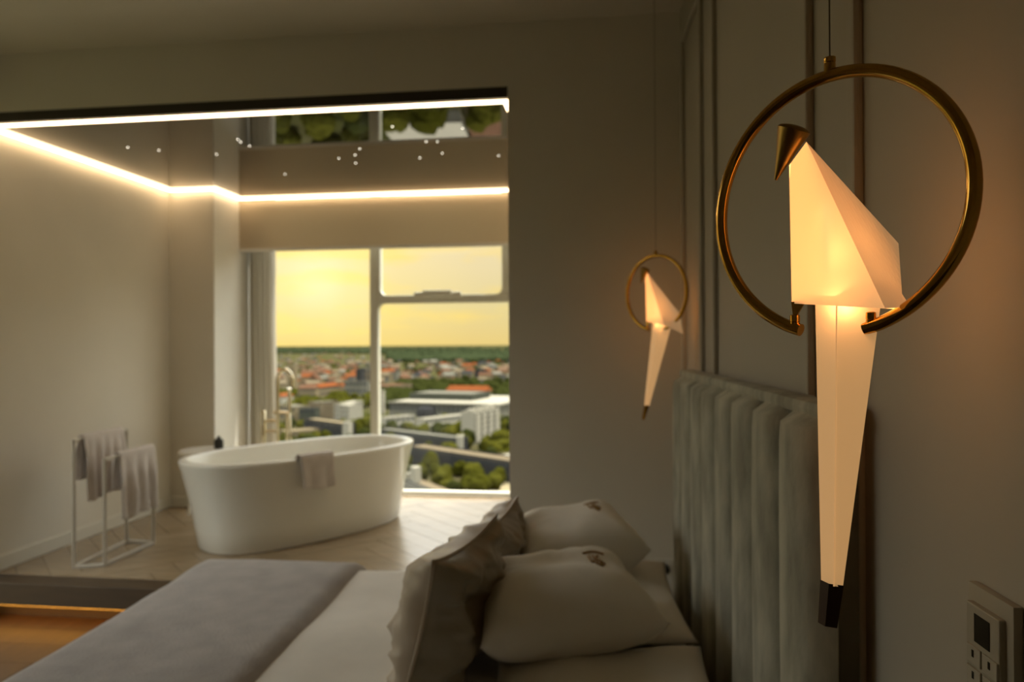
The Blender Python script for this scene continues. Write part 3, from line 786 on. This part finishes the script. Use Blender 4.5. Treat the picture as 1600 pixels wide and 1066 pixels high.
    obj('tail_tip', bm, M['brass'] if seed else M['brass_dark'], t)
    # ---- perch clips on the two ring ends
    for sx in (-1, 1):
        x = sx * 0.043
        bm = lathe([(0.0056, -0.137), (0.0056, -0.127), (0.0048, -0.1265), (0.0056, -0.126), (0.0056, -0.119), (0.004, -0.118)], n=18, off=(x, 0, 0))
        obj('perch_clip', bm, M['brass'], t, smooth=True, sharp=40)
        bm = bmesh.new()
        if sx < 0:
            P = [(x - 0.002, 0, -0.119), (x + 0.003, 0, -0.119), (x + 0.013, 0, -0.1035), (x - 0.004, 0, -0.1035)]
        else:
            P = [(x - 0.002, 0, -0.119), (x + 0.002, 0, -0.119), (x + 0.001, 0, -0.108), (x - 0.004, 0, -0.102)]
        va = [bm.verts.new((p[0], -0.001, p[2])) for p in P]; vb = [bm.verts.new((p[0], 0.001, p[2])) for p in P]
        bm.faces.new(va); bm.faces.new(vb[::-1])
        for i in range(4): bm.faces.new((va[i], vb[i], vb[(i + 1) % 4], va[(i + 1) % 4]))
        bmesh.ops.recalc_face_normals(bm, faces=bm.faces)
        obj('bracket', bm, M['brass'], t)
    # ---- light source inside the paper
    obj('light_stick', tb([(0.0, 0, 0.0), (0.004, 0, -0.05), (0.010, 0, -0.085)], [0.006, 0.006, 0.005], n=8), M['bulb'], t)
    ll = bpy.data.lights.new('bulb', 'POINT'); ll.energy = 0.03; ll.color = (1.0, 0.56, 0.22); ll.shadow_soft_size = 0.006
    lo = bpy.data.objects.new('bulb', ll); COL.objects.link(lo); lo.parent = t; lo.location = (0.020, 0.010, -0.055)
    l2_ = bpy.data.lights.new('bulb', 'POINT'); l2_.energy = 0.06; l2_.color = (1.0, 0.56, 0.22); l2_.shadow_soft_size = 0.004
    lo = bpy.data.objects.new('bulb', l2_); COL.objects.link(lo); lo.parent = t; lo.location = (0.017, 0, -0.112)
    return t
# local x = along the ring, local y: negative towards the viewer
near_body = [(-0.0277, 0, 0.0745), (-0.0489, 0, 0.0523), (-0.0469, 0, -0.1053), (0.071, 0, -0.0499), (0.0749, 0, -0.1148), (0.071, -0.030, -0.1165)]
bird_lamp('large sharp glowing paper bird pendant lamp in a brass ring before the wall panel', (0.241, 0.838, 1.549), R(-44.07), near_body,
          (-0.102, -0.0186, 0.0130, 0.0540, -0.413, -0.0140, 0.0030, 0.0106), (-0.459, -0.0180, 0.0039), 0)
far_body = [(-0.0405, 0, 0.0795), (-0.050, 0, 0.060), (-0.0468, 0, -0.1054), (0.1079, 0, -0.0792), (0.1230, 0, -0.1539), (0.062, -0.030, -0.122)]
bird_lamp('smaller blurred glowing paper bird pendant lamp beyond the headboard, near the corner', (0.179, 2.802, 1.585), R(-42.57), far_body,
          (-0.102, -0.0150, 0.030, 0.078, -0.425, -0.060, -0.050, -0.035), (-0.478, -0.072, -0.058), 1)

# ------------------------------------------------------------------ room controller on the right wall
rc = thing('room_controller', 'beige wall panel with dark display and push buttons on the right wall', 'switch panel', WL(0, -2.338, 0.990), WA)
obj('frame_plate', bx(-0.011, 0, -0.044, 0.044, -0.125, 0.135, bev=0.003), M['ctrl'], rc, smooth=True, sharp=40)
obj('display_module', bx(-0.018, -0.009, -0.031, 0.034, 0.020, 0.116, bev=0.002), M['ctrl'], rc)
obj('display', bx(-0.0188, -0.0175, -0.014, 0.016, 0.076, 0.107), M['screen'], rc)
for z in (0.060, 0.036):
    for s_ in (-0.016, 0.016):
        b_ = obj('button', bx(-0.0202, -0.0175, s_ - 0.014, s_ + 0.014, z - 0.010, z + 0.010, bev=0.001), M['ctrl_btn'], rc)
        obj('icon', bx(-0.0206, -0.0198, s_ - 0.002, s_ + 0.002, z - 0.002, z + 0.006), M['screen'], b_)
obj('switch_module', bx(-0.018, -0.009, -0.031, 0.034, -0.110, 0.008, bev=0.002), M['ctrl'], rc)
for z in (-0.008, -0.032, -0.058, -0.084):
    for s_ in (-0.016, 0.016):
        b_ = obj('button', bx(-0.0202, -0.0175, s_ - 0.014, s_ + 0.014, z - 0.010, z + 0.010, bev=0.001), M['ctrl_btn'], rc)
        obj('icon', bx(-0.0206, -0.0198, s_ - 0.002, s_ + 0.002, z - 0.003, z + 0.006), M['screen'], b_)

# ------------------------------------------------------------------ the city below
GZ = -60.0
def px_on(x, y_, z):
    d = r2 * ((x - CX) / F_PX) - u2 * ((y_ - CY) / F_PX) + fw2
    k_ = (z - CAM_Z) / d.z
    return Vector((0, 0, CAM_Z)) + d * k_
C_ = {}
def cm(nm, col, r=0.8, **k_):
    C_[nm] = mat('city_' + nm, tuple(c * 0.58 for c in col), r, spec=0.0 if nm != 'glass' else 0.3, **k_)
cm('ground', (0.045, 0.048, 0.012), var=0.3, scale=0.02, col2=(0.055, 0.048, 0.023))
cm('pave', (0.36, 0.30, 0.18), var=0.05, scale=0.05)
cm('white', (0.40, 0.37, 0.29), var=0.04, scale=0.1)
cm('cream', (0.25, 0.20, 0.12), var=0.06, scale=0.1)
cm('beige', (0.19, 0.15, 0.095), var=0.06, scale=0.1)
cm('grey', (0.19, 0.18, 0.14), var=0.06, scale=0.1)
cm('dark', (0.045, 0.045, 0.045), var=0.1, scale=0.1)
cm('teal', (0.08, 0.085, 0.065), var=0.06, scale=0.1)
cm('orange', (0.21, 0.065, 0.022), var=0.10, scale=0.2)
cm('redbrown', (0.14, 0.075, 0.045), var=0.12, scale=0.2)
cm('glass', (0.05, 0.055, 0.06), 0.2)
cm('tree', (0.044, 0.044, 0.005), var=0.35, scale=0.35)
cm('tree2', (0.062, 0.060, 0.008), var=0.3, scale=0.35)
cm('tree3', (0.028, 0.032, 0.008), var=0.3, scale=0.35)
cm('trunk', (0.06, 0.045, 0.03))
cm('forest', (0.035, 0.045, 0.020), var=0.25, scale=0.01)
cm('ribs', (0.065, 0.055, 0.05))
def far_ground():
    bm = bmesh.new()
    vs = [bm.verts.new(p) for p in ((-26000, -8000, GZ), (16000, -8000, GZ), (16000, 26000, GZ), (-26000, 26000, GZ))]
    bm.faces.new(vs)
    return bm
struct('ground', far_ground(), C_['ground'])
FOOT = []                                       # footprints, so that trees keep out
def frame_of(x1, y1, x2, y2, h):
    a, b = px_on(x1, y1, GZ + h), px_on(x2, y2, GZ + h)
    a.z = b.z = GZ
    return a, b
def block(name, label, top, h, depth, wall, roof, kind='flat', cat='building', bands=0, bays=0, bandm='glass', over=0.0):
    a, b = frame_of(*top, h)
    L = (b - a).length; ang = math.atan2(b.y - a.y, b.x - a.x)
    t = thing(name, label, cat, a, ang)
    FOOT.append((a, ang, L, depth))
    wm, rm = C_[wall], C_[roof]
    if kind == 'flat':
        bm = bx(0, L, 0, depth, 0, h - 0.4); obj('wall', bm, wm, t)
        obj('roof', bx(-over, L + over, -over, depth + over, h - 0.4, h), rm, t)
        bm = bmesh.new()
        for p in ((-0.1, L + 0.1, -0.1, 0.3), (-0.1, L + 0.1, depth - 0.3, depth + 0.1), (-0.1, 0.3, 0.3, depth - 0.3), (L - 0.3, L + 0.1, 0.3, depth - 0.3)): box(bm, *p, h, h + 0.6)
        obj('parapet', bm, wm, t)
    else:
        rh = min(depth * 0.32, h * 0.6)
        obj('wall', bx(0, L, 0, depth, 0, h), wm, t)
        bm = bmesh.new()
        o_ = 0.6
        v = [bm.verts.new(p) for p in ((-o_, -o_, h), (L + o_, -o_, h), (L + o_, depth + o_, h), (-o_, depth + o_, h), (1.5, depth / 2, h + rh), (L - 1.5, depth / 2, h + rh))]
        for q in ((0, 1, 5, 4), (2, 3, 4, 5), (1, 2, 5), (3, 0, 4), (3, 2, 1, 0)): bm.faces.new([v[i] for i in q])
        obj('roof', bm, rm, t)
    if bands:
        for i in range(bands):
            z = h * (i + 0.45) / bands
            bm = bmesh.new()
            nW = max(3, int(L / 4))
            for k_ in range(nW):
                xa = L * (k_ + 0.2) / nW; box(bm, xa, xa + L * 0.6 / nW, -0.06, 0.05, z, z + h / bands * 0.42)
            w_ = obj('window_row', bm, C_[bandm], t); w_['kind'] = 'stuff'
    if bays:
        for i in range(bays):
            xa = L * (i + 0.12) / bays
            obj('balcony_bay', bx(xa, xa + L * 0.55 / bays, -0.9, 0, 1.5, h - 1.0), wm, t)
            obj('roof_box', bx(L * (i + 0.25) / bays, L * (i + 0.75) / bays, depth * 0.3, depth * 0.7, h, h + 2.2), wm, t)
    return t, L
# named blocks: top = roof edge of the front facade
block('tower_block', 'white high apartment slab with four bays at the right of the city view', (741, 646, 781, 638), 19, 9, 'white', 'white', bays=4, bands=6)
block('slab_building', 'long low slab with beige roof and dark facade crossing below the white apartment slab', (636, 698, 806, 724), 9, 11, 'dark', 'beige', bands=2)
block('slab_building', 'long dark slab with white gable end left of the white apartment slab', (588, 671, 713, 686), 10, 9, 'dark', 'grey', bands=2)
block('stair_tower', 'white end block of the long dark slab', (713, 684, 722, 684), 11, 9, 'white', 'white')
block('slab_building', 'long dark slab with pale roof among trees, just above the far bathtub rim', (474, 655, 534, 663), 11, 10, 'dark', 'cream', bands=2)
block('stair_tower', 'white end block of the slab just above the bathtub rim', (535, 662, 545, 662), 12, 9, 'white', 'white')
block('low_hall', 'low beige hall left of the bathtub rim slabs, beside the curtain', (446, 676, 500, 672), 6, 14, 'beige', 'cream')
block('shopping_hall', 'wide pale hall with white flat roof below the orange roof', (608, 628, 778, 633), 13, 95, 'grey', 'white', bands=1, over=1.5)
block('roof_storey', 'grey green upper storey rising from the wide pale hall', (640, 615, 738, 617), 18, 40, 'teal', 'grey')
hall = bpy.data.objects['shopping_hall']
po = lathe([(9, 0), (9, 6), (7.5, 9), (4, 10.5)], n=20, off=(36, 0, 0)); obj('entrance_porch', po, C_['dark'], hall, smooth=True, sharp=40)
block('long_house', 'long house with bright orange roof on the right of the city view', (697, 610, 761, 611), 10, 16, 'cream', 'orange', 'gable')
block('row_house', 'white flat row in front of the wide hall, next to the mullion', (602, 654, 649, 650), 10, 8, 'white', 'white', bands=2)
block('row_house', 'white flat row in front of the wide hall, left of the apartment slab', (664, 656, 736, 648), 9, 9, 'white', 'white', bands=2)
block('apartment_block', 'white apartment block left of the mullion, front one of a pair', (522, 633, 545, 635), 16, 12, 'white', 'white', bands=5)
block('apartment_block', 'white apartment block directly beside the mullion', (547, 631, 567, 627), 16, 9, 'white', 'white', bands=5)
block('apartment_block', 'tall pale block partly behind the mullion', (580, 612, 598, 612), 20, 8, 'white', 'cream', bands=5)
block('apartment_block', 'beige windowless block left of the white pair', (491, 630, 529, 628), 14, 14, 'beige', 'grey')
block('apartment_block', 'dark green glass block between two beige blocks', (467, 640, 492, 640), 11, 12, 'teal', 'dark', bands=2)
block('apartment_block', 'beige block beside the curtain', (436, 634, 460, 636.5), 12, 14, 'cream', 'grey', bands=2)
block('terrace_house', 'cream house with dark arched roof in the left city view', (465, 607, 493, 607), 12, 12, 'cream', 'redbrown', 'gable', bands=2)
block('terrace_house', 'cream terrace with orange roof edge left of the mullion', (497, 606, 531, 602), 11, 12, 'cream', 'orange', 'gable', bands=2)
block('terrace_house', 'small white house with orange roof beside the curtain', (441, 620, 459, 618), 9, 10, 'white', 'orange', 'gable')
block('office_block', 'wide dark grey office block left of the mullion', (538, 597, 574, 597), 16, 20, 'grey', 'dark', bands=2)
block('office_tower', 'narrow dark office tower behind the wide grey office block', (556, 577, 565, 577), 30, 14, 'dark', 'dark', bands=4)
block('office_tower', 'pale square tower right of the narrow dark office tower', (567, 578, 581, 578), 28, 16, 'beige', 'grey', bands=4)
block('church_tower', 'left one of two slim pale towers near the horizon', (448, 572, 452, 572), 34, 10, 'cream', 'beige')
block('church_tower', 'right one of two slim pale towers near the horizon', (456, 572, 460, 572), 34, 10, 'cream', 'beige')
block('low_hall', 'low hall with white roof at the right edge of the city view', (764, 712, 830, 728), 7, 22, 'beige', 'white')
block('low_hall', 'beige hall behind the orange roof', (604, 604, 644, 600), 8, 30, 'beige', 'redbrown')
block('office_block', 'beige long office building near the forest edge', (690, 582, 716, 582), 14, 24, 'beige', 'grey', bands=1)
block('office_block', 'dark purple grey block near the forest edge on the right', (742, 579, 758, 579), 16, 24, 'dark', 'dark')
block('office_block', 'grey block right of the mullion below the forest edge', (600, 582, 620, 582), 14, 24, 'grey', 'dark')
# halls close below, seen in the glossy ceiling
def low_block(name, label, cx, cy, L, dp, h, ang, wall, roof):
    t = thing(name, label, 'building', (cx, cy, GZ), ang)
    obj('wall', bx(-L / 2, L / 2, -dp / 2, dp / 2, 0, h - 0.4), C_[wall], t); obj('roof', bx(-L / 2 - 0.4, L / 2 + 0.4, -dp / 2 - 0.4, dp / 2 + 0.4, h - 0.4, h), C_[roof], t)
    FOOT.append((Vector((cx, cy, GZ)) + Vector((-math.cos(ang) * L / 2 + math.sin(ang) * dp / 2, -math.sin(ang) * L / 2 - math.cos(ang) * dp / 2, 0)), ang, L, dp))
low_block('workshop_hall', 'white roofed workshop close below the tower, mirrored in the glossy ceiling', -51, 204, 22, 16, 3.5, 0.05, 'white', 'white')
low_block('workshop_hall', 'red roofed workshop close below the tower, mirrored in the glossy ceiling', -33.5, 203, 9, 16, 3.5, 0.05, 'cream', 'redbrown')
# roof of ribbed sheet just below the sill
a, b = frame_of(618, 741, 712, 778, 9)
L = (b - a).length; ang = math.atan2(b.y - a.y, b.x - a.x)
rr_ = thing('ribbed_roof_building', 'dark ribbed metal roof just below the window sill beside the bathtub', 'building', a, ang)
FOOT.append((a + Vector((math.sin(ang) * 14, -math.cos(ang) * 14, 0)), ang, L * 1.3, 26))
obj('wall', bx(-4, L * 1.3, -14, 8, 0, 5), C_['beige'], rr_)
bm = bmesh.new()
v = [bm.verts.new(p) for p in ((-4, 0, 9), (L * 1.3, 0, 9), (L * 1.3, -14, 5), (-4, -14, 5), (-4, 0, 5), (L * 1.3, 0, 5))]
for q in ((0, 3, 2, 1), (0, 1, 5, 4), (0, 4, 3), (1, 2, 5), (3, 4, 5, 2)): bm.faces.new([v[i] for i in q])
bmesh.ops.recalc_face_normals(bm, faces=bm.faces)
obj('roof', bm, C_['dark'], rr_)
for i in range(8):
    yy = -0.8 - i * 1.7; zz = 9 + yy * 4 / 14
    bm = bx(-4, L * 1.3, yy - 0.25, yy + 0.25, zz - 0.2, zz + 0.35)
    obj('roof_rib', bm, C_['grey'], rr_)
obj('terrace', bx(2, L * 1.3, 0.3, 6.0, 5, 8.2), C_['beige'], rr_)
for (x0, x1, y0, y1, h1, w_) in ((1.5, 4.0, 1.0, 3.0, 19.5, 'white'), (8.5, 10.5, 0.4, 2.4, 18.8, 'white'), (13.5, 17.5, 0.5, 3.5, 22.0, 'white'), (5, 8, 1, 4, 17.8, 'redbrown')):
    obj('roof_box', bx(x0, x1, y0, y1, 8.2, h1 - 8, bev=0.1), C_[w_], rr_)
# pale lot at the lower right
bm = bmesh.new()
P = [px_on(x, y_, GZ + 0.1) for x, y_ in ((742, 782), (800, 742), (860, 760), (840, 800))]
vs = [bm.verts.new(p) for p in P]; bm.faces.new(vs)
bmesh.ops.recalc_face_normals(bm, faces=bm.faces)
struct('pavement', bm, C_['pave'])

def blocked(p, mg):
    for (a, ang, L, dp) in FOOT:
        d = p - a; x = d.x * math.cos(ang) + d.y * math.sin(ang); y_ = -d.x * math.sin(ang) + d.y * math.cos(ang)
        if -mg < x < L + mg and -mg < y_ < dp + mg: return True
    return False
# trees: three crowns shared by all
def crown_mesh(seed, mtl):
    bm = bmesh.new()
    rnd = random.Random(seed)
    for k_ in range(5):
        b2 = bmesh.new(); bmesh.ops.create_icosphere(b2, subdivisions=2, radius=1.0)
        cx_, cy_, cz_ = (rnd.uniform(-0.4, 0.4), rnd.uniform(-0.4, 0.4), rnd.uniform(0.55, 1.25)) if k_ else (0, 0, 0.8)
        s_ = rnd.uniform(0.5, 0.7) if k_ else 0.85
        for v_ in b2.verts:
            n_ = v_.co.normalized(); r_ = s_ * (1 + 0.35 * noise.noise(n_ * 2.3 + Vector((seed + k_, 0, 0))))
            v_.co = n_ * r_ + Vector((cx_, cy_, cz_))
        merge(bm, b2)
    me = bpy.data.meshes.new('crown'); bm.to_mesh(me); bm.free(); me.materials.append(mtl)
    return me
CR = [crown_mesh(i, C_[m_]) for i, m_ in enumerate(('tree', 'tree2', 'tree3', 'tree2', 'tree'))]
tm = bpy.data.meshes.new('trunk'); bm = lathe([(0.09, 0.0), (0.06, 0.6), (0.03, 1.0)], n=6); bm.to_mesh(tm); bm.free(); tm.materials.append(C_['trunk'])
rnd = random.Random(5)
LT = [('green trees of the near city', 'full crowned green tree between the city buildings below the window'), ('dark trees of the near city', 'dark green tree between the city buildings below the window'), ('olive trees of the near city', 'smooth round olive tree between the city buildings below the window')]
cnt = 0; tries = 0; TP = []
while cnt < 290 and tries < 30000:
    tries += 1
    D = 150 + 400 * rnd.random() ** 0.8; ax = rnd.uniform(-0.34, 0.03)
    p = fw * D + rt * (D * ax); p.z = GZ
    r_ = rnd.uniform(3.6, 6.4)
    if blocked(p, r_ * 1.4): continue
    if P[0].x < p.x and p.y < P[1].y and (p - P[0]).length < 60 and (p.x - P[0].x) > (p.y - P[0].y) * 0.35: continue
    if any((q - p).length < (r_ + rq) * 1.08 for q, rq in TP): continue
    TP.append((p.copy(), r_)); k_ = rnd.randrange(5)
    t = thing('tree', LT[k_ // 2][1], 'tree', p, rnd.uniform(0, 6.28), LT[k_ // 2][0])
    c_ = mesh_obj('crown', CR[k_], t); c_.scale = (r_, r_, r_ * rnd.uniform(0.8, 1.15))
    k2 = mesh_obj('trunk', tm, t); k2.scale = (r_, r_, r_)
    cnt += 1
# small houses out to the forest
def house_mesh(wall, roof, i):
    bm = bmesh.new()
    box(bm, -1, 1, -0.5, 0.5, 0, 0.75, mi=0)
    v = [bm.verts.new(p) for p in ((-1.05, -0.56, 0.75), (1.05, -0.56, 0.75), (1.05, 0.56, 0.75), (-1.05, 0.56, 0.75), (-0.95, 0, 1.15), (0.95, 0, 1.15))]
    for q in ((0, 1, 5, 4), (2, 3, 4, 5), (1, 2, 5), (3, 0, 4)):
        f = bm.faces.new([v[k_] for k_ in q]); f.material_index = 1
    me = bpy.data.meshes.new('house'); bm.to_mesh(me); bm.free(); me.materials.append(C_[wall]); me.materials.append(C_[roof])
    return me
HM = [house_mesh(w_, r_, 0) for w_, r_ in (('cream', 'orange'), ('cream', 'redbrown'), ('beige', 'redbrown'), ('cream', 'redbrown'), ('grey', 'dark'), ('beige', 'grey'), ('grey', 'beige'), ('cream', 'beige'))]
HP = []
cnt = 0; tries = 0
while cnt < 285 and tries < 9000:
    tries += 1
    ypx = 553 + 60 * rnd.random() ** 0.75; xpx = rnd.uniform(432, 806)
    if xpx > 600 and ypx < 566: continue
    if xpx > 600 and ypx > 598: continue
    p = px_on(xpx, ypx, GZ); p.z = GZ
    if blocked(p, 12): continue
    s_ = rnd.uniform(6, 12)
    if any((p - q).length < (s_ + sq) * 1.3 for q, sq in HP): continue
    HP.append((p.copy(), s_))
    o = mesh_obj('house', HM[rnd.randrange(8)]); o.location = p; o.rotation_euler = (0, 0, rnd.choice((0.2, 1.77, -0.5, 0.9)) + rnd.uniform(-0.1, 0.1)); o.scale = (s_, s_ * rnd.uniform(0.9, 1.3), s_ * rnd.uniform(0.7, 1.3))
    tag(o, 'small red roofed house in the hazy distance of the city', 'house', 'distant houses towards the forest')
    cnt += 1
# woods: far belt and clumps between the houses, too many to count
WV, WF, WM = [], [], []
def woods(n, y0, y1, x0, x1, s0, s1, seed, m_):
    bm = bmesh.new(); rn = random.Random(seed)
    tmpl = bmesh.new(); bmesh.ops.create_icosphere(tmpl, subdivisions=1, radius=1.0)
    tv = [v_.co.copy() for v_ in tmpl.verts]; tf = [[v_.index for v_ in f.verts] for f in tmpl.faces]; tmpl.free()
    V, Fc = [], []
    for i in range(n):
        ypx = y0 + (y1 - y0) * rn.random(); p = px_on(rn.uniform(x0, x1), ypx, GZ)
        if blocked(p, s1 * 2) or any((p - q).length < sq * 1.9 + s1 * 2.0 for q, sq in HP): continue
        s_ = rn.uniform(s0, s1); q = rn.uniform(0, 6.28); base = len(V)
        for v_ in tv:
            V.append((p.x + s_ * 1.5 * (v_.x * math.cos(q) - v_.y * math.sin(q)), p.y + s_ * 1.5 * (v_.x * math.sin(q) + v_.y * math.cos(q)), GZ + s_ * (0.6 + v_.z * rn.uniform(0.8, 1.1))))
        for f in tf: Fc.append([base + k_ for k_ in f])
    b0 = len(WV); WV.extend(V); WF.extend([[q + b0 for q in f] for f in Fc]); WM.extend([m_] * len(Fc))
woods(1500, 543.5, 566, 607, 830, 7, 13, 3, C_['forest'])
woods(900, 543.5, 553, 400, 606, 7, 13, 4, C_['forest'])
woods(700, 566, 640, 590, 830, 4, 7, 8, C_['tree3'])
woods(450, 568, 640, 400, 600, 3, 5, 9, C_['tree'])
me = bpy.data.meshes.new('woods'); me.from_pydata(WV, [], WF)
ml = list(dict.fromkeys(WM))
for m_ in ml: me.materials.append(m_)
me.polygons.foreach_set('material_index', [ml.index(m_) for m_ in WM])
tag(mesh_obj('woods', me), 'dark green woods between the far houses and along the horizon', 'woods', None, 'stuff')
